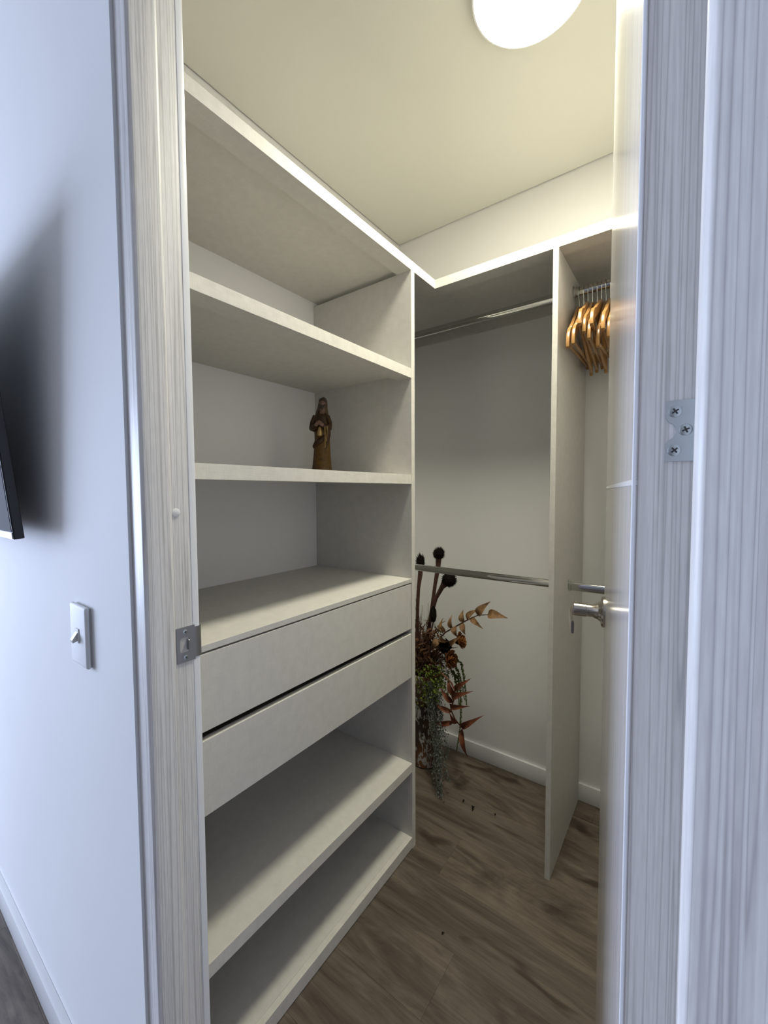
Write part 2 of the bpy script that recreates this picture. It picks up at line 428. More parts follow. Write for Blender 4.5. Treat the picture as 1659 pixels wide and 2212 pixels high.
# hinge leaf on the hinge edge of the door
HZ0, HZ1 = 1.3425, 1.3895
hx0, hx1 = 0.0215, 0.0425
prof = [(hx0, HZ0), (hx1 + 0.002, HZ0), (hx1 + 0.002, HZ1), (hx0, HZ1)]
nc = (HZ0 + HZ1) / 2
prof += [(hx0, nc + 0.0105)] + [(hx0 + 0.0068 * math.cos(math.radians(a)), nc + 0.0072 * math.sin(math.radians(a))) for a in (75, 50, 25, 0, -25, -50, -75)] + [(hx0, nc - 0.0105)]
hl = obj('hinge_leaf', add_prism(new_bm(), prof, -0.0022, 0.0, 1), 'zinc', door, local=True); hl['label'] = 'zinc plated hinge leaf with three screws'
for (x, z, rl) in ((hx0 + 0.0058, HZ1 - 0.0085, 0.6), (hx0 + 0.0128, nc + 0.0005, 0.4), (hx0 + 0.0058, HZ0 + 0.0085, 0.7)):
    screw_head(None, Vector((x, -0.0021, z)), (0, -1, 0), 0.0046, rl).parent = hl
# knuckles of the hinge, at the closet corner of the jamb
hk = obj('hinge_knuckle', tube([(DT + 0.004, 0.0, HZ0), (DT + 0.004, 0.0, HZ1)], 0.0045, 14), 'zinc', door, local=True, smooth=True)
# lever handle near the free edge
hc = Vector((0, 0.612, 1.056))
hd = bpy.data.objects.new('door_handle', None); COL.objects.link(hd); hd.parent = door; hd.location = hc; hd.empty_display_size = 0.03
rx = Matrix.Rotation(-PI / 2, 4, 'Y')   # local z -> -x (away from the door face)
def hpart(nm, bm): 
    o = obj(nm, bm, 'nickel', hd, True, local=True, angle=35); return o
hpart('rose', lathe([(0.0335, 0), (0.0335, 0.004), (0.031, 0.0075), (0.022, 0.009), (0.019, 0.013)], 40, mtx=rx))
hpart('neck', lathe([(0.0185, 0.0115), (0.0165, 0.018), (0.0135, 0.024), (0.0135, 0.036), (0.0145, 0.0365), (0.0145, 0.066)], 32, mtx=rx))
lv = []
for i in range(15):
    t = i / 14.0
    yy = 0.016 - 0.122 * t
    xx = -0.060 - 0.006 * math.sin(t * PI)
    zz = 0.0 - 0.010 * t * t
    lv.append((xx, yy, zz, 0.0150 - 0.0020 * t, 0.0036 - 0.0006 * t))
bm = new_bm(); rings = []
for (x, y, z, hh, ww) in lv:
    rings.append([bm.verts.new((x + ww * math.copysign(abs(math.cos(2 * PI * k / 12 + 0.26)) ** 0.5, math.cos(2 * PI * k / 12 + 0.26)), y, z + hh * math.copysign(abs(math.sin(2 * PI * k / 12 + 0.26)) ** 0.5, math.sin(2 * PI * k / 12 + 0.26)))) for k in range(12)])
for a, b in zip(rings, rings[1:]):
    for k in range(12): bm.faces.new((a[k], a[(k + 1) % 12], b[(k + 1) % 12], b[k]))
bm.faces.new(rings[0]); bm.faces.new(rings[-1][::-1]); bmesh.ops.recalc_face_normals(bm, faces=bm.faces)
hpart('lever', bm)

# ------------------------------------------------------------------ left shelving unit
CX = -0.789                      # front plane
CY0, CY1 = 0.395, 1.236          # inside between the side panels (near, far)
ETH = 0.021
SH = [('A', 1.7495), ('B', 1.3795)]
unit = thing('shelving_unit', 'tall pale linen-laminate shelving unit with open shelves and two drawers', 'shelving unit', (-1.03, 0.82, 0))
def lip_shelf(nm, z1, x0, x1, y0, y1, parent, lipw=0.06, th=0.0325, bt=0.0165):
    o = obj(nm, box(x0, x1 - 0.0006, y0, y1, z1 - bt, z1, 0.0004), 'linen', parent)
    b = obj('front_rail', box(x1 - lipw, x1 - 0.0004, y0, y1, z1 - th, z1 - bt), 'linen', None)
    e = obj('edge_band', box(x1 - 0.001, x1, y0, y1, z1 - th, z1, 0.0003), 'linen_edge', None)
    off = Vector(parent['_base'])
    for c in (b, e):
        c.parent = o; c.location = -off
    return o
obj('side_panel', box(XL + 0.0005, CX, CY1, CY1 + ETH, 0.0, 2.0855, 0.0005), 'linen', unit)
obj('panel_edge', box(CX - 0.001, CX + 0.0008, CY1 + 0.0005, CY1 + ETH - 0.0005, 0.0, 2.0855, 0.0003), 'linen_edge', unit)
obj('side_panel', box(XL + 0.0005, CX, CY0 - 0.0045, CY0 + 0.0135, 0.0, 2.0855, 0.0005), 'linen', unit)
for nm, z in SH: lip_shelf('shelf', z, XL + 0.0005, CX, CY0 + 0.0135, CY1, unit)
lip_shelf('shelf', 0.3255, XL + 0.0005, CX, CY0 + 0.0135, CY1, unit)
# bottom board on a low plinth strip
o = obj('bottom_board', box(XL + 0.0005, CX - 0.0171, CY0 + 0.0135, CY1, 0.026, 0.0425), 'linen', unit)
obj('plinth', box(CX - 0.017, CX, CY0 + 0.0135, CY1, 0.003, 0.0425, 0.0003), 'linen_edge', unit)
# drawer compartment top
obj('counter_board', box(XL + 0.0005, CX, CY0 + 0.0135, CY1, 0.9945, 1.0085, 0.0005), 'linen', unit)
for (z0, z1) in ((0.827, 0.990), (0.648, 0.8085)):
    d = obj('drawer', box(CX - 0.017, CX - 0.0008, CY0 + 0.0155, CY1 - 0.0018, z0, z1, 0.0008), 'linen', unit); d['label'] = 'plain linen-laminate drawer front'
    off = Vector(unit['_base'])
    for nm, b in (('drawer_side', box(XL + 0.06, CX - 0.0172, CY0 + 0.028, CY0 + 0.040, z0 + 0.012, z1 - 0.04)),
                  ('drawer_side', box(XL + 0.06, CX - 0.0172, CY1 - 0.028, CY1 - 0.016, z0 + 0.012, z1 - 0.04)),
                  ('drawer_back', box(XL + 0.06, XL + 0.072, CY0 + 0.0405, CY1 - 0.0285, z0 + 0.012, z1 - 0.04)),
                  ('drawer_bottom', box(XL + 0.0725, CX - 0.0172, CY0 + 0.0405, CY1 - 0.0285, z0 + 0.014, z0 + 0.020))):
        c = obj(nm, b, 'linen', None); c.parent = d; c.location = -off
# continuous top board (L-shaped) over the shelving unit and the hanging section
BYF = 1.404                      # front plane of the hanging section
topb = thing('top_board', 'pale L-shaped top board running over shelves and hanging rails', 'shelf', (-0.6, 1.4, 2.1))
Z0, Z1, ZB = 2.0855, 2.118, 2.103
obj('board', box(XL + 0.0005, CX - 0.0006, YI + 0.001, YB - 0.0005, ZB, Z1, 0.0004), 'linen', topb)
obj('board', box(CX - 0.0005, XR - 0.0005, BYF + 0.0006, YB - 0.0005, ZB, Z1, 0.0004), 'linen', topb)
obj('front_rail', box(CX - 0.06, CX - 0.0004, YI + 0.001, BYF + 0.06, Z0, ZB), 'linen', topb)
obj('front_rail', box(CX - 0.0003, XR - 0.0005, BYF + 0.0004, BYF + 0.06, Z0, ZB), 'linen', topb)
obj('fascia', box(CX - 0.001, CX, YI + 0.001, BYF, Z0, Z1, 0.0003), 'linen_edge', topb)
obj('fascia', box(CX - 0.0008, -0.3632, BYF - 0.0006, BYF + 0.0004, Z0, Z1, 0.0003), 'linen_edge', topb)
obj('fascia', box(-0.3625, XR - 0.0005, BYF - 0.0006, BYF + 0.0004, Z0, Z1, 0.0003), 'linen_edge', topb)
obj('wall_cleat', box(XL + 0.0005, -0.3622, YB - 0.016, YB - 0.0005, 2.066, ZB - 0.0003), 'linen', topb)
obj('wall_cleat', box(-0.3452, XR - 0.0005, YB - 0.016, YB - 0.0005, 2.066, ZB - 0.0003), 'linen', topb)
# divider panel of the hanging section
DX0, DX1 = -0.3622, -0.3452
div = thing('divider_panel', 'tall narrow linen-laminate divider panel between the two rail bays', 'panel', ((DX0 + DX1) / 2, 1.63, 0))
obj('panel', box(DX0, DX1, BYF - 0.001, YB - 0.0125, 0.0, Z0 - 0.0003, 0.0004), 'linen', div)
obj('edge_band', box(DX0 + 0.0002, DX1 - 0.0002, BYF - 0.002, BYF - 0.0012, 0.0, Z0 - 0.0003, 0.0002), 'linen_edge', div)

# ------------------------------------------------------------------ clothes rails
def rail(label, x0, x1, y, z, grp):
    t = thing('clothes_rail', label, 'rail', ((x0 + x1) / 2, y, z), group=grp)
    obj('tube', tube([(x0 + 0.002, y, z), (x1 - 0.002, y, z)], 0.015, 24, ell=(0.5, 1.0)), 'chrome', t, True)
    for xa, sgn in ((x0, 1), (x1, -1)):
        bm = new_bm()
        pr = [(0.011 * math.cos(a), 0.020 * math.sin(a)) for a in [2 * PI * k / 24 for k in range(24)]]
        add_prism(bm, [(y + p[0], z + p[1] + 0.004) for p in pr], xa, xa + sgn * 0.0022, 0)
        add_tube(bm, [(xa + sgn * 0.0022, y, z), (xa + sgn * 0.010, y, z)], 0.0172, 24, ell=(0.56, 1.0))
        obj('rail_flange', bm, 'chrome', t, True)
    return t
RY = 1.607
rail('upper chrome clothes rail in the empty bay beside the shelves', XL + 0.0005, DX0, RY, 2.020, 'chrome clothes rails')
rail('lower chrome clothes rail in front of the dried flowers', XL + 0.0005, DX0, RY, 0.971, 'chrome clothes rails')
rail('upper chrome clothes rail carrying the wooden hangers', DX1, XR - 0.0005, RY, 2.020, 'chrome clothes rails')
rail('lower chrome clothes rail behind the door handle', DX1, XR - 0.0005, RY, 0.971, 'chrome clothes rails')

# ------------------------------------------------------------------ hangers
up = [(0.0, -0.050), (0.012, -0.052), (0.030, -0.060), (0.080, -0.098), (0.135, -0.139), (0.158, -0.153), (0.1605, -0.158), (0.1635, -0.1555), (0.184, -0.168), (0.199, -0.186), (0.2065, -0.210), (0.2065, -0.226)]
lo = [(0.198, -0.231), (0.188, -0.220), (0.178, -0.203), (0.135, -0.170), (0.080, -0.132), (0.030, -0.100), (0.012, -0.092)]
half = up + lo
out = half + [(-p[0], p[1]) for p in half[::-1] if p[0] > 0]
def hanger_meshes():
    bm = add_prism(new_bm(), out, -0.0052, 0.0052, 0)
    es = [e for e in bm.edges if abs(abs(e.verts[0].co.x) - 0.0052) < 1e-6 and abs(e.verts[0].co.x - e.verts[1].co.x) < 1e-6]
    bmesh.ops.bevel(bm, geom=es, offset=0.0022, segments=2, profile=0.6, affect='EDGES')
    body = bm
    bar = tube([(0, -0.192, -0.218), (0, 0.192, -0.218)], 0.0052, 10)
    pts = [(0, 0.0, -0.054), (0, 0.0, -0.032), (0, -0.006, -0.022)]
    pts += [(0, 0.0165 * math.sin(a) * -1 if False else -0.0135 * math.cos(a), 0.0015 + 0.0185 * math.sin(a)) for a in [math.radians(d) for d in range(-30, 211, 20)]]
    hook = tube(pts, 0.0012, 8)
    return body, bar, hook
HG = [(-0.3255, -0.318, 1.792), (-0.3105, -0.301, 1.797), (-0.2965, -0.279, 1.836), (-0.2820, -0.268, 1.818), (-0.2680, -0.256, 1.802),
      (-0.2545, -0.2455, 1.830), (-0.2415, -0.2345, 1.780), (-0.2275, -0.2165, 1.816), (-0.2130, -0.203, 1.797), (-0.1985, -0.186, 1.808)]
proto = None
hl_ = ['closest to the divider panel', 'second from the divider panel', 'third from the divider panel', 'fourth from the divider panel', 'fifth from the divider panel',
       'sixth from the divider panel', 'seventh from the divider panel', 'eighth from the divider panel', 'ninth from the divider panel', 'tenth from the divider panel']
for i, (hx, tx, tz) in enumerate(HG):
    lab = 'honey-coloured wooden coat hanger, ' + hl_[i]
    yaw = math.atan2(tx - hx, 0.2)            # front shoulder swings sideways
    rollx = -math.atan2(tz - 1.806, 0.2)
    zr = 2.020 + 0.015 - 0.0205 + 0.002
    rot = (rollx, 0, yaw)
    if proto is None:
        t = thing('coat_hanger', lab, 'hanger', (hx, RY, zr), rot, 'wooden hangers on the upper rail'); proto = t
        b, r_, h = hanger_meshes()
        obj('body', b, 'hanger', t, True, local=True, angle=30); obj('trouser_bar', r_, 'hanger', t, True, local=True); obj('hook', h, 'wire', t, True, local=True)
    else:
        t = proto.copy(); COL.objects.link(t); t.location = (hx, RY, zr); t.rotation_euler = rot; t['label'] = lab
        for ch in proto.children:
            c = ch.copy(); COL.objects.link(c); c.parent = t
        BASES.append(t)

# ------------------------------------------------------------------ ceiling lamp
lx, ly = -0.355, 1.126
lamp = thing('ceiling_lamp', 'round white flush ceiling lamp glowing warm white', 'lamp', (lx, ly, ZC))
obj('housing', lathe([(0.148, ZC), (0.148, ZC - 0.018), (0.1455, ZC - 0.0205), (0.1425, ZC - 0.0205), (0.1425, ZC - 0.012), (0.0, ZC - 0.012)], 64, lx, ly), 'lamp_rim', lamp, True)
ll = bpy.data.lights.new('lamp_light', 'AREA'); ll.shape = 'DISK'; ll.size = 0.27; ll.energy = LAMP_WATTS; ll.color = LAMP_COLOR; ll.spread = math.radians(125)
llo = bpy.data.objects.new('lamp_light', ll); COL.objects.link(llo); llo.parent = lamp; llo.location = (0, 0, -0.0232)
obj('diffuser', lathe([(0.0, ZC - 0.0225), (0.08, ZC - 0.022), (0.136, ZC - 0.0205), (0.142, ZC - 0.018), (0.142, ZC - 0.0125), (0.0, ZC - 0.0125)], 64, lx, ly), 'lamp', lamp, True)

# ------------------------------------------------------------------ light switch
sx0, sx1, sz0, sz1 = -0.992, -0.908, 0.984, 1.104
sw = thing('light_switch', 'white rectangular light switch on the bedroom wall', 'switch', ((sx0 + sx1) / 2, YW, (sz0 + sz1) / 2))
bm = box(sx0, sx1, YW - 0.0105, YW - 0.0016, sz0, sz1, 0.0055, 5)
obj('switch_plate', bm, 'plastic', sw, True)
obj('back_plate', box(sx0 + 0.003, sx1 - 0.003, YW - 0.0018, YW, sz0 + 0.003, sz1 - 0.003), 'grey_plastic', sw)
mx, mz = (sx0 + sx1) / 2, (sz0 + sz1) / 2
obj('toggle_frame', box(mx - 0.0085, mx + 0.0085, YW - 0.0125, YW - 0.0102, mz - 0.014, mz + 0.014, 0.0006), 'plastic', sw)
bm = add_prism(new_bm(), [(YW - 0.012, mz - 0.009), (YW - 0.0205, mz - 0.012), (YW - 0.0215, mz - 0.006), (YW - 0.012, mz + 0.008)], mx - 0.0055, mx + 0.0055, 0)
obj('toggle', bm, 'grey_plastic', sw)

# ------------------------------------------------------------------ television, tilted forward on its bracket
TX1, TYB, TZ0, TW, TH = -1.134, 0.250, 1.2255, 1.12, 0.64
tv = thing('television', 'black flat television tilted forward on the bedroom wall', 'television', (TX1 - TW / 2, TYB, TZ0), (math.radians(5.2), 0, 0))
hw = TW / 2
obj('body', box(-hw, hw, -0.0165, 0.0, 0.0, TH, 0.0015, 2), 'tv', tv, local=True)
obj('rear_housing', box(-hw + 0.18, hw - 0.18, 0.0, 0.022, 0.05, TH * 0.6, 0.004, 2), 'tv', tv, local=True)
obj('bezel', box(-hw, hw, -0.0185, -0.0166, 0.0, TH, 0.0005), 'tv', tv, local=True)
obj('screen', box(-hw + 0.004, hw - 0.004, -0.0195, -0.0184, 0.016, TH - 0.006), 'tv_screen', tv, local=True)
obj('bottom_strip', box(-hw + 0.003, hw - 0.003, -0.0197, -0.0184, 0.0015, 0.015), 'tv_strip', tv, local=True)
obj('wall_bracket', box(-0.12, 0.12, 0.022, 0.036, 0.12, 0.36, 0.002), 'tv', tv, local=True)

# ------------------------------------------------------------------ figurine on the shelf
M['fig_tunic'] = m_var('figurine_ochre', (0.075, 0.036, 0.006), (0.135, 0.07, 0.013), 0.45, 90)
M['fig_mantle'] = m_var('figurine_brown', (0.030, 0.014, 0.0045), (0.060, 0.029, 0.008), 0.45, 80)
M['fig_skin'] = m_var('figurine_skin', (0.17, 0.10, 0.075), (0.22, 0.135, 0.10), 0.5, 60)
M['fig_hair'] = mat('figurine_dark_hair', (0.035, 0.022, 0.015), 0.5)[0]
M['fig_veil'] = m_var('figurine_veil', (0.06, 0.036, 0.02), (0.10, 0.062, 0.034), 0.5, 60)
M['fig_gold'] = mat('figurine_gold', (0.40, 0.27, 0.10), 0.35, 0.6)[0]
FX, FY, FZ = -1.0695, 1.074, 1.3795
fig = thing('figurine', 'small brown robed figurine with veil holding a lantern on the shelf', 'figurine', (FX, FY, FZ), (0, 0, math.radians(-48 + 90 - 8)))
# local frame: faces -y, height 0.281
def loft(secs, n=28, fold=0.0, nf=7, top=True):
    """stack of ellipses (z, cx, cy, rx, ry)"""
    bm = new_bm(); rings = []
    for (z, cx, cy_, rx_, ry_) in secs:
        ring = []
        for k in range(n):
            a = 2 * PI * k / n
            s = 1 + fold * math.sin(nf * a + 1.3) * (1 - 0.5 * z / 0.28)
            ring.append(bm.verts.new((cx + rx_ * s * math.cos(a), cy_ + ry_ * s * math.sin(a), z)))
        rings.append(ring)
    for a, b in zip(rings, rings[1:]):
        for k in range(n): bm.faces.new((a[k], a[(k + 1) % n], b[(k + 1) % n], b[k]))
    bm.faces.new(rings[0][::-1]); bm.faces.new(rings[-1]); bmesh.ops.recalc_face_normals(bm, faces=bm.faces)
    return bm
obj('tunic', loft([(0.0, 0, 0, 0.0375, 0.033), (0.006, 0, 0, 0.0375, 0.033), (0.03, 0, 0, 0.034, 0.030), (0.07, 0.001, 0, 0.0305, 0.027), (0.11, 0.002, 0, 0.028, 0.025), (0.135, 0.002, 0, 0.027, 0.024), (0.16, 0.0, 0, 0.026, 0.022), (0.19, 0, 0.001, 0.028, 0.021), (0.215, 0, 0.002, 0.024, 0.018), (0.228, 0, 0.002, 0.012, 0.012)], 32, 0.035, 9), 'fig_tunic', fig, True, local=True, angle=60)
bm = new_bm()   # mantle: shoulder cape, sleeves and the drape on one side
b2 = loft([(0.185, 0, 0.001, 0.036, 0.024), (0.195, 0, 0.001, 0.037, 0.0245), (0.21, 0, 0.002, 0.034, 0.0235), (0.224, 0, 0.003, 0.026, 0.020), (0.236, 0, 0.003, 0.014, 0.014)], 28, 0.02, 6)
me_ = bpy.data.meshes.new('tmp'); b2.to_mesh(me_); b2.free(); bm.from_mesh(me_)
add_tube(bm, [(-0.030, 0.0, 0.212), (-0.041, -0.006, 0.188), (-0.043, -0.012, 0.170), (-0.030, -0.026, 0.166), (-0.015, -0.031, 0.175)], [0.012, 0.0135, 0.0145, 0.0125, 0.0095], 12)
add_tube(bm, [(0.030, 0.0, 0.212), (0.040, -0.004, 0.188), (0.041, -0.010, 0.172), (0.028, -0.025, 0.170), (0.012, -0.031, 0.176)], [0.012, 0.0135, 0.0135, 0.0115, 0.0090], 12)
add_tube(bm, [(0.036, -0.010, 0.175), (0.036, -0.016, 0.145), (0.031, -0.020, 0.115), (0.025, -0.022, 0.092)], [0.0125, 0.0125, 0.0095, 0.003], 12, ell=(1.0, 0.7))
add_tube(bm, [(-0.036, -0.004, 0.104), (-0.020, -0.020, 0.114), (0.004, -0.025, 0.124), (0.026, -0.020, 0.140)], [0.009, 0.0125, 0.0115, 0.008], 12)
bmesh.ops.scale(bm, vec=(0.74, 0.9, 1), verts=bm.verts)
obj('mantle', bm, 'fig_mantle', fig, True, local=True, angle=60)
# veil over the head, falling onto the shoulders
obj('veil', loft([(0.214, 0, 0.008, 0.0255, 0.0165), (0.228, 0, 0.006, 0.0225, 0.0165), (0.243, 0, 0.004, 0.0185, 0.0165), (0.258, 0, 0.0025, 0.0165, 0.0165), (0.268, 0, 0.002, 0.0145, 0.0150), (0.276, 0, 0.002, 0.0100, 0.0110), (0.281, 0, 0.002, 0.003, 0.004)], 24), 'fig_veil', fig, True, local=True, angle=60)
bm = new_bm()   # head with face, chest and hands: one body
u = bmesh.ops.create_uvsphere(bm, u_segments=20, v_segments=14, radius=1.0)
bmesh.ops.scale(bm, vec=(0.0112, 0.0125, 0.0155), verts=u['verts']); bmesh.ops.translate(bm, vec=(0.001, -0.0075, 0.2555), verts=u['verts'])
add_tube(bm, [(0.001, -0.0185, 0.260), (0.001, -0.0218, 0.2535), (0.001, -0.0195, 0.2515)], [0.0012, 0.0024, 0.0012], 8)
add_tube(bm, [(0, -0.004, 0.244), (0, -0.010, 0.232), (0, -0.0175, 0.220)], [0.007, 0.009, 0.008], 12)
obj('head', bm, 'fig_skin', fig, True, local=True, angle=70); bm = new_bm()
add_tube(bm, [(-0.015, -0.031, 0.175), (-0.006, -0.0345, 0.184), (0.002, -0.036, 0.190)], [0.0065, 0.0068, 0.0045], 10)
add_tube(bm, [(0.012, -0.031, 0.176), (0.004, -0.036, 0.181), (-0.004, -0.038, 0.185)], [0.0062, 0.0065, 0.0045], 10)
for k in range(4):
    add_tube(bm, [(-0.003 + k * 0.0012, -0.0385, 0.189 - k * 0.0035), (0.004, -0.0415, 0.187 - k * 0.0035), (0.009, -0.039, 0.1845 - k * 0.0033)], [0.0021, 0.0022, 0.0017], 7)
obj('hands', bm, 'fig_skin', fig, True, local=True, angle=70)
bm = new_bm()   # hair and beard
add_tube(bm, [(-0.0105, -0.0155, 0.262), (-0.006, -0.0175, 0.2695), (0.001, -0.0185, 0.272), (0.008, -0.0175, 0.2695), (0.0125, -0.0155, 0.262)], [0.0022, 0.003, 0.0032, 0.003, 0.0022], 8)
add_tube(bm, [(-0.009, -0.0155, 0.251), (-0.005, -0.0185, 0.2455), (0.001, -0.0200, 0.2425), (0.007, -0.0185, 0.2455), (0.011, -0.0155, 0.251)], [0.002, 0.0036, 0.0046, 0.0036, 0.002], 8)
add_tube(bm, [(0.001, -0.0190, 0.243), (0.001, -0.0205, 0.236), (0.001, -0.0195, 0.232)], [0.0044, 0.0036, 0.001], 8)
obj('hair_and_beard', bm, 'fig_hair', fig, True, local=True, angle=70)
bm = new_bm()
for sx in (-0.0035, 0.0055):
    u = bmesh.ops.create_uvsphere(bm, u_segments=8, v_segments=6, radius=0.0013); bmesh.ops.translate(bm, vec=(sx, -0.0186, 0.2580), verts=u['verts'])
obj('eyes', bm, 'fig_hair', fig, True, local=True)
ln = obj('lantern', lathe([(0.002, 0.137), (0.0075, 0.139), (0.0085, 0.147), (0.0075, 0.157), (0.005, 0.162), (0.0065, 0.164), (0.002, 0.170)], 14, 0.001, -0.0375), 'fig_gold', fig, True, local=True)
obj('mantle_trim', tube([(0.017, -0.031, 0.176), (0.019, -0.034, 0.155), (0.019, -0.033, 0.120), (0.018, -0.030, 0.096)], 0.0016, 6), 'fig_gold', fig, True, local=True)
obj('mantle_trim', tube([(0.026, -0.030, 0.172), (0.026, -0.0325, 0.150), (0.023, -0.0315, 0.120)], 0.0014, 6), 'fig_gold', fig, True, local=True)

for o in fig.children:
    if o.name.split('.')[0] in ('head', 'hair_and_beard', 'eyes'): o.location.x = 0.006
    if o.name.split('.')[0] == 'veil':
        for v in o.data.vertices: v.co.x += max(0, v.co.z - 0.214) * 0.13
# ------------------------------------------------------------------ vase with dried flowers
def m_bark():
    m, nt, b = mat('vase_bark', (0.2, 0.1, 0.05), 0.7)
    v = coords(nt, (38, 38, 15)); a = noise(nt, v, 1.0, 4, 0.6, 1.5)
    base = ramp(nt, noise(nt, coords(nt, (8, 8, 5)), 1.0, 2), [(0.35, (0.035, 0.022, 0.016)), (0.65, (0.16, 0.066, 0.022))])
    wm = ramp(nt, a, [(0.50, (0, 0, 0)), (0.56, (1, 1, 1))])
    nt.links.new(mixc(nt, wm, base, (0.44, 0.42, 0.40)), b.inputs['Base Color']); bump(nt, b, a, 0.6, 0.002)
    return m
M['bark'] = m_bark()
M['dry_stem'] = m_var('dry_stem', (0.060, 0.028, 0.024), (0.115, 0.055, 0.040), 0.8, 120)
M['dry_black'] = m_var('dry_black', (0.006, 0.005, 0.0045), (0.016, 0.012, 0.010), 0.95, 150, 0.1)
M['dry_tan'] = m_var('dry_tan', (0.13, 0.062, 0.024), (0.32, 0.19, 0.09), 0.6, 45)
M['dry_brown'] = m_var('dry_brown', (0.045, 0.020, 0.009), (0.16, 0.075, 0.030), 0.75, 60)
M['dry_red'] = m_var('dry_red', (0.075, 0.020, 0.011), (0.20, 0.068, 0.028), 0.5, 45)
M['dry_orange'] = m_var('dry_orange', (0.10, 0.030, 0.007), (0.27, 0.095, 0.018), 0.65, 90)
M['green'] = m_var('leaf_green', (0.030, 0.048, 0.006), (0.15, 0.20, 0.022), 0.5, 50)
M['dark_green'] = m_var('amaranth_green', (0.040, 0.062, 0.014), (0.095, 0.125, 0.03), 0.8, 120)
M['silver'] = m_var('silver_leaf', (0.045, 0.056, 0.05), (0.20, 0.225, 0.195), 0.6, 60)
VX, VY, VR = -1.005, 1.690, 0.062
vase = thing('vase', 'tall bark-textured brown and white vase on the floor behind the shelves', 'vase', (VX, VY, 0))
prof = [(0.0, 0.004), (VR - 0.010, 0.0), (VR - 0.002, 0.006), (VR, 0.05), (VR, 0.38), (VR + 0.004, 0.445), (VR + 0.002, 0.45), (VR - 0.005, 0.445), (VR - 0.008, 0.38), (VR - 0.008, 0.03), (0.0, 0.025)]
obj('vase_body', lathe(prof, 40, VX, VY, closed=False), 'bark', vase, True)

def leaf_bm(bm, base, tip, width, up=Vector((0, -1, 0.2)), bend=0.12, fold=0.28, seg=6, thick=0.0008, shape=0.42):
    """pointed leaf, folded along its midrib; closed thin body"""
    base, tip = Vector(base), Vector(tip); d = tip - base; L = d.length; d.normalize()
    side = d.cross(up).normalized(); nor = side.cross(d).normalized()
    rows = []
    for i in range(seg + 1):
        t = i / seg
        wv = width * 0.5 * max(0.03, (math.sin(PI * min(1, t ** shape if t > 0 else 0) ** 1.0) if 0 < t < 1 else 0.03)) * (1.0 if t < 0.55 else 1.0 - 0.35 * (t - 0.55))
        c = base + d * L * t + nor * bend * L * math.sin(PI * t) - nor * bend * 0.8 * L * t * t
        e = nor * wv * fold
        rows.append([bm.verts.new(c - side * wv + e), bm.verts.new(c + nor * thick), bm.verts.new(c + side * wv + e), bm.verts.new(c - nor * thick)])
    fs = []
    for a, b in zip(rows, rows[1:]):
        for k in range(4): fs.append(bm.faces.new((a[k], a[(k + 1) % 4], b[(k + 1) % 4], b[k])))
    fs.append(bm.faces.new(rows[0][::-1])); fs.append(bm.faces.new(rows[-1]))
    bmesh.ops.recalc_face_normals(bm, faces=fs)
    return bm

def P(x, y, dep=1.69): return at(x, y, 1, dep)
foot = lambda dx=0.0, dy=0.0: Vector((VX + dx, VY + dy, 0.05))
mouth = lambda dx=0.0, dy=0.0: Vector((VX + dx, VY + dy, 0.43))

def spiky(c, r, axis, n=110, sp=0.0045, stretch=1.15):
    """round seed head bristling with small cones"""
    bm = new_bm(); ax = Vector(axis).normalized(); q = ax.to_track_quat('Z', 'Y').to_matrix().to_4x4()
    u = bmesh.ops.create_icosphere(bm, subdivisions=2, radius=r)
    for i in range(n):
        z = 1 - 1.75 * (i + 0.5) / n; a = i * 2.39996
        s = math.sqrt(max(0, 1 - z * z)); d = Vector((s * math.cos(a), s * math.sin(a), z))
        o1 = d.orthogonal().normalized(); o2 = d.cross(o1)
        b = d * r * 0.97; k = 0.0022
        v = [bm.verts.new(b + o1 * k), bm.verts.new(b - o1 * k * 0.5 + o2 * k * 0.87), bm.verts.new(b - o1 * k * 0.5 - o2 * k * 0.87), bm.verts.new(d * (r + sp * random.uniform(0.7, 1.3)))]
        for f in ((0, 1, 3), (1, 2, 3), (2, 0, 3)): bm.faces.new([v[j] for j in f])
    bmesh.ops.transform(bm, matrix=Matrix.Translation(c) @ q @ Matrix.Diagonal((1, 1, stretch, 1)), verts=bm.verts)
    return bm

def thorns(bm, pts, n=8, L=0.011):
    for i in range(n):
        k = random.randrange(len(pts) - 1); t = random.random(); p = Vector(pts[k]).lerp(Vector(pts[k + 1]), t)
        d = Vector((random.uniform(-1, 1), random.uniform(-0.6, 0.6), random.uniform(-0.3, 0.5))).normalized()
        add_tube(bm, [p, p + d * L * random.uniform(0.6, 1.2)], [0.0016, 0.0002], 5)
    return bm
GRP = 'dried flowers in the vase'
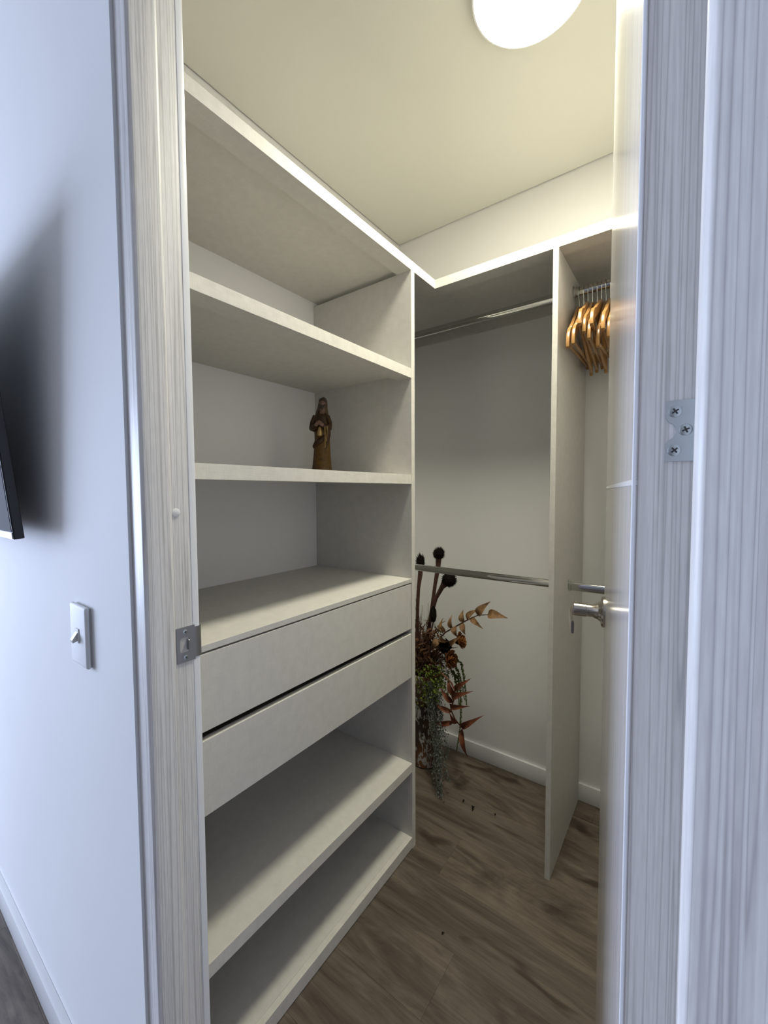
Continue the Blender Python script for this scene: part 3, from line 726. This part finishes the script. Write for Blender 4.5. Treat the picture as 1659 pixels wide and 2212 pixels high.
# three seed-head stems
for (lab, pts, hc_, hr, axis, st) in (
    ('dried stem with the topmost round black spiky seed head, above the rail', [(946, 1228), (940, 1262), (934, 1305), (924, 1370), (912, 1440)], (948, 1196), 0.0235, (0.06, 0, 1), 1.15),
    ('dried stem with a large black spiky seed head leaning over below the rail', [(955, 1268), (942, 1292), (931, 1330), (921, 1385), (910, 1445)], (970, 1252), 0.0325, (0.75, -0.1, 0.65), 0.95),
    ('dried thorny stem with a blunt dark bud, beside the shelving panel', [(908, 1240), (904, 1270), (902, 1310), (901, 1370), (900, 1440)], (908, 1214), 0.0180, (0.0, 0, 1), 1.9)):
    base = P(*pts[-1]); c = P(*hc_)
    t = thing('dried_seed_head', lab, 'dried flower', tuple(mouth()), group=GRP)
    line = [P(*p) for p in pts] + [mouth(random.uniform(-.02, .02), random.uniform(-.02, .02)), foot(random.uniform(-.02, .02))]
    top = c - Vector(axis).normalized() * hr * 0.8
    line = [top] + line
    bm = tube(line, [hr * 0.62, 0.0115, 0.0088, 0.0085, 0.0085, 0.0075, 0.006, 0.005], 8); thorns(bm, line[1:5], 9)
    obj('stem', bm, 'dry_stem', t, True)
    obj('seed_head', spiky(c, hr, axis, 170 if hr > 0.02 else 80, 0.0075, st), 'dry_black', t)
# elongated dark bud
t = thing('dried_bud', 'dried stem with a smooth elongated black bud among the brown leaves', 'dried flower', tuple(mouth()), group=GRP)
c = P(936, 1326, 1.66)
obj('bud', lathe([(0.0, -0.042), (0.010, -0.034), (0.0155, -0.010), (0.0135, 0.018), (0.006, 0.034), (0.0, 0.038)], 14, mtx=Matrix.Translation(c)), 'dry_black', t, True)
obj('stem', tube([c - Vector((0, 0, .038)), P(928, 1380, 1.67), P(915, 1430, 1.69), mouth(0.01), foot()], 0.0035, 7), 'dry_stem', t, True)

# tan leafy branch arching out to the right
t = thing('dried_leaf_branch', 'dried arching branch of curled tan leaves reaching along the back wall', 'dried branch', tuple(mouth()), group=GRP)
BD = 1.635
br = [(905, 1450), (930, 1400), (962, 1366), (985, 1353), (1008, 1340), (1032, 1329), (1053, 1328)]
obj('stem', tube([foot(0.02), mouth(0.02, -0.01)] + [P(x, y, BD) for x, y in br], [0.004, 0.004, 0.0035, 0.0035, 0.0032, 0.003, 0.0026, 0.0022, 0.0016], 7), 'dry_stem', t, True)
for (b0, b1, wd, dep) in (((1053, 1328), (1095, 1334), 21, .0), ((1032, 1330), (1057, 1299), 19, .012), ((1010, 1341), (1033, 1314), 16, .015), ((1017, 1334), (1042, 1358), 13, -.012),
                     ((1001, 1345), (999, 1317), 15, .008), ((977, 1359), (974, 1328), 13, .006), ((984, 1352), (987, 1378), 17, -.012), ((1000, 1346), (1004, 1372), 15, -.01),
                     ((958, 1368), (954, 1335), 14, .004), ((951, 1372), (968, 1388), 17, -.012), ((946, 1380), (934, 1400), 16, -.014), ((962, 1366), (948, 1344), 12, .01), ((972, 1392), (996, 1373), 12, -.016)):
    up_ = Vector((random.uniform(-.4, .4), -1, random.uniform(-.4, .6)))
    obj('leaf', leaf_bm(new_bm(), P(*b0, BD), P(*b1, BD + dep), wd / 530.0, up_, 0.20, 0.65, 7, 0.0009, 0.55), 'dry_tan', t, True, angle=70)

# roses
def rose_bm(c, r, axis):
    bm = new_bm(); q = Vector(axis).normalized().to_track_quat('Z', 'Y').to_matrix().to_4x4()
    mt = Matrix.Translation(c) @ q
    for ring, (n, rr, h, tilt) in enumerate(((3, 0.35, 0.95, 0.05), (4, 0.6, 0.9, 0.22), (5, 0.85, 0.75, 0.45), (6, 1.0, 0.55, 0.8))):
        for k in range(n):
            a0 = 2 * PI * k / n + ring * 0.7; rows = []
            for i in range(5):
                tt = i / 4; rad = r * rr * (0.35 + 0.65 * tt ** 0.7) + r * tilt * 0.35 * tt * tt
                hh = r * (h * tt - 0.25) * 1.25
                rows.append([(rad + 0.02 * r * random.uniform(-1, 1), a0 + (j - 2) * (2 * PI / n) * 0.30 * (0.6 + 0.7 * math.sin(PI * min(1, tt + 0.15))), hh - 0.08 * r * abs(j - 2) * tt) for j in range(5)])
            V = [[bm.verts.new(mt @ Vector((ra * math.cos(an), ra * math.sin(an), hh))) for (ra, an, hh) in row_] for row_ in rows]
            for i in range(4):
                for j in range(4): bm.faces.new((V[i][j], V[i][j + 1], V[i + 1][j + 1], V[i + 1][j]))
    return bm
for (lab, px_, r_, ax, dep, mt_) in (('dried orange-brown rose just below the tan leaf branch', (993, 1384), 0.030, (0.93, 0.15, 0.35), 1.635, 'dry_orange'),
                                ('dried orange-brown rose just above the green foliage', (972, 1424), 0.033, (0.9, -0.15, 0.15), 1.630, 'dry_orange'),
                                ('dried dark shrivelled rose between the leaf branch and the orange roses', (961, 1396), 0.024, (0.5, -0.7, 0.2), 1.640, 'dry_black')):
    t = thing('dried_rose', lab, 'dried flower', tuple(mouth()), group=GRP)
    c = P(*px_, dep); a_ = Vector(ax).normalized()
    b = obj('bloom', rose_bm(c, r_, ax), mt_, t, True, angle=60)
    sm = b.modifiers.new('thickness', 'SOLIDIFY'); sm.thickness = 0.0007
    obj('calyx', lathe([(0.003, -r_ * 0.95), (r_ * 0.45, -r_ * 0.5), (r_ * 0.62, -r_ * 0.12), (r_ * 0.3, 0)], 10, mtx=Matrix.Translation(c) @ a_.to_track_quat('Z', 'Y').to_matrix().to_4x4()), 'dry_black', t, True)
    p1 = c - a_ * r_ * 0.9
    obj('stem', tube([p1, p1.lerp(mouth(0.01), 0.5) - Vector((0.01, 0, -0.012)), mouth(0.015, -0.02), foot(0.01)], 0.0026, 7), 'dry_stem', t, True)

# bushy brown dried bunch
t = thing('dried_brown_bunch', 'bushy bunch of curled brown dried leaves and stalks in the vase', 'dried foliage', tuple(mouth()), group=GRP)
bm = new_bm()
for i in range(760):
    x = random.gauss(922, 24); y = random.triangular(1340, 1470, 1425); dep = random.gauss(1.70, 0.035)
    if x > 975 - max(0, (1400 - y)) * 0.45: x = random.uniform(890, 940)
    p = P(x, y, min(dep, 1.80)); d = Vector((random.uniform(-1, 1), random.uniform(-1, 0.6), random.uniform(-0.6, 1.2))).normalized()
    leaf_bm(bm, p, p + d * random.uniform(0.022, 0.05), random.uniform(0.004, 0.013), Vector((random.uniform(-1, 1), -1, random.uniform(-1, 1))), random.uniform(-0.25, 0.3), 0.5, 4)
o = obj('leaf_mass', bm, 'dry_brown', t, True, angle=70); o['kind'] = 'stuff'
bm = new_bm()
for i in range(26):
    p1 = P(random.gauss(915, 18), random.uniform(1290, 1390), random.gauss(1.70, 0.03)); m_ = mouth(random.uniform(-.035, .035), random.uniform(-.035, .035))
    mid = p1.lerp(m_, 0.5) + Vector((random.uniform(-.02, .02), random.uniform(-.02, .02), 0))
    add_tube(bm, [p1, mid, m_], [0.0007, 0.0016, 0.0022], 5)
o = obj('stalks', bm, 'dry_stem', t, True); o['kind'] = 'stuff'

# green small-leaved foliage
t = thing('green_foliage', 'bushy bunch of small bright green leaves spilling over the vase rim', 'foliage', tuple(mouth()), group=GRP)
bm = new_bm(); bs = new_bm()
for i in range(30):
    p1 = P(random.uniform(898, 968), random.uniform(1440, 1526), random.uniform(1.60, 1.70)); m_ = mouth(random.uniform(-.03, .04), random.uniform(-.04, .02))
    add_tube(bs, [m_, m_.lerp(p1, 0.5) + Vector((0, 0, 0.02)), p1], [0.0014, 0.0011, 0.0006], 5)
for i in range(900):
    x = random.gauss(932, 20); y = random.gauss(1478, 27)
    if not (893 < x < 972 and 1425 < y < 1530): continue
    if x > 950 and y > 1505: continue
    p = P(x, y, random.uniform(1.595, 1.70)); d = Vector((random.uniform(-1, 1), random.uniform(-1, 0.3), random.uniform(-0.7, 0.9))).normalized()
    leaf_bm(bm, p, p + d * random.uniform(0.008, 0.014), random.uniform(0.006, 0.010), Vector((random.uniform(-1, 1), -1, random.uniform(0, 1))), 0.1, 0.25, 3, 0.0005, 0.8)
o = obj('leaf_mass', bm, 'green', t, True, angle=70); o['kind'] = 'stuff'
o = obj('stems', bs, 'dark_green', t, True); o['kind'] = 'stuff'

# hanging green amaranth
t = thing('hanging_amaranth', 'green rope-like amaranth tassels hanging beside the red leaves', 'dried flower', tuple(mouth()), group=GRP)
AD = 1.66
for pts in ([(950, 1450), (984, 1424), (996, 1432), (1002, 1462), (1005, 1490), (1008, 1524)],
            [(950, 1455), (985, 1440), (992, 1458), (1000, 1485), (1001, 1500), (1004, 1512)],
            [(950, 1460), (975, 1448), (988, 1462), (994, 1490), (996, 1530), (994, 1572), (990, 1600), (986, 1622)],
            [(950, 1462), (978, 1452), (984, 1470), (990, 1500), (992, 1526)]):
    line = [mouth(0.03, -0.03)] + [P(x, y, AD) for x, y in pts]
    obj('stem', tube(line, 0.0016, 6), 'dark_green', t, True)
    bm = new_bm()
    fine = []
    for a, b in zip(line[2:], line[3:]):
        n = max(2, int((b - a).length / 0.0045))
        fine += [a.lerp(b, k / n) for k in range(n)]
    for k, p in enumerate(fine):
        taper = 1.0 - 0.6 * (k / max(1, len(fine)))
        for q in range(5):
            u = bmesh.ops.create_icosphere(bm, subdivisions=1, radius=random.uniform(0.0024, 0.0040) * taper)
            bmesh.ops.translate(bm, vec=p + Vector((random.uniform(-1, 1), random.uniform(-1, 1), random.uniform(-.5, .5))) * 0.0060 * taper, verts=u['verts'])
    o = obj('tassel', bm, 'dark_green', t, True)

# red-brown hanging claw-leaf stem
t = thing('red_claw_stem', 'hanging stem of pointed red-brown claw-shaped leaves in front of the baseboard', 'dried flower', tuple(mouth()), group=GRP)
CDP = 1.60
st = [(955, 1455), (975, 1475), (983, 1492), (980, 1512), (974, 1533), (982, 1552), (991, 1564), (997, 1572)]
obj('stem', tube([mouth(0.04, -0.04)] + [P(x, y, CDP) for x, y in st], [0.004, 0.0038, 0.0036, 0.0036, 0.0034, 0.0032, 0.003, 0.0026, 0.0022], 8), 'dry_red', t, True)
for (b0, b1, wd, dep) in (((984, 1490), (1014, 1467), 15, -.02), ((982, 1500), (966, 1466), 17, .0), ((976, 1506), (1017, 1494), 17, -.03), ((978, 1518), (950, 1486), 15, -.01),
                     ((972, 1523), (1011, 1527), 15, -.03), ((976, 1538), (940, 1522), 14, -.01), ((988, 1562), (970, 1540), 13, -.02), ((982, 1559), (936, 1562), 14, .0),
                     ((996, 1570), (1040, 1548), 16, -.02), ((998, 1573), (1008, 1638), 15, -.02)):
    up_ = Vector((random.uniform(-.2, .2), -1, random.uniform(.1, .5)))
    obj('leaf', leaf_bm(new_bm(), P(*b0, CDP), P(*b1, CDP + dep), wd / 600.0, up_, 0.16, 0.75, 8, 0.0012, 0.60), 'dry_red', t, True, angle=70)

# silver trailing vine down to the floor
t = thing('silver_vine', 'trailing silver-grey vine of tiny round leaves hanging down to the floor', 'vine', tuple(mouth()), group=GRP)
bm = new_bm(); bs = new_bm()
for i in range(24):
    x0 = random.uniform(922, 956); xe = random.uniform(942, 968) if i % 2 else random.uniform(928, 976)
    ye = random.choice([1560, 1590, 1610, 1640, 1690, 1700, 1720, 1738])
    if ye < 1620: xe = random.uniform(925, 972)
    d0 = random.uniform(1.60, 1.66); dz = 1.60 - 0.10 * max(0.0, (ye - 1640) / 100.0)
    line = [mouth(random.uniform(0, .04), -0.04)]
    n = 9
    for k in range(n + 1):
        tt = k / n
        p = P(x0 + (xe - x0) * tt + random.uniform(-3, 3), 1500 + (ye - 1500) * tt, d0 + (dz - d0) * tt)
        p.z = max(p.z, 0.006)
        line.append(p)
    add_tube(bs, line, 0.0007, 5)
    for a, b in zip(line[1:], line[2:]):
        m_ = max(3, int((b - a).length / 0.006))
        for k in range(m_):
            p = a.lerp(b, k / m_) + Vector((random.gauss(0, .007), random.gauss(0, .007), random.gauss(0, .003)))
            p.z = max(p.z, 0.004)
            if random.random() < 0.55:
                u = bmesh.ops.create_icosphere(bm, subdivisions=1, radius=random.uniform(0.0015, 0.0034)); bmesh.ops.translate(bm, vec=p, verts=u['verts'])
            else:
                d = Vector((random.uniform(-1, 1), random.uniform(-1, 1), random.uniform(-1, .4))).normalized()
                leaf_bm(bm, p, p + d * 0.009, 0.0055, Vector((0, -1, .3)), 0.1, 0.2, 3, 0.0004, 0.8)
for v in bm.verts: v.co.z = max(v.co.z, 0.0005)
o = obj('leaf_mass', bm, 'silver', t, True, angle=70); o['kind'] = 'stuff'
o = obj('stems', bs, 'silver', t, True); o['kind'] = 'stuff'

# crumbs of dried leaf on the floor
for (px_, L, lab) in (((1003, 1729), 0.016, 'tiny dark dried leaf crumb on the floor close to the vine tip'), ((1022, 1743), 0.026, 'curled brown dried leaf scrap on the floor before the back wall'),
                      ((954, 2018), 0.011, 'small black speck on the middle of the closet floor'), ((1071, 1762), 0.012, 'small brown crumb on the floor towards the divider panel')):
    p = at(*px_, 2, 0.0015)
    bm = new_bm(); d = Vector((random.uniform(-1, 1), random.uniform(-1, 1), 0)).normalized()
    leaf_bm(bm, p, p + d * L, L * 0.5, Vector((0.1, 0, 1)), 0.18, 0.5, 5, 0.0008)
    mz_ = min(v.co.z for v in bm.verts); bmesh.ops.translate(bm, vec=(0, 0, 0.0002 - mz_), verts=bm.verts)
    o = obj('dried_crumb', bm, 'dry_black', None, True); tag(o, lab, 'crumb')

for o in BASES:
    if '_base' in o: del o['_base']
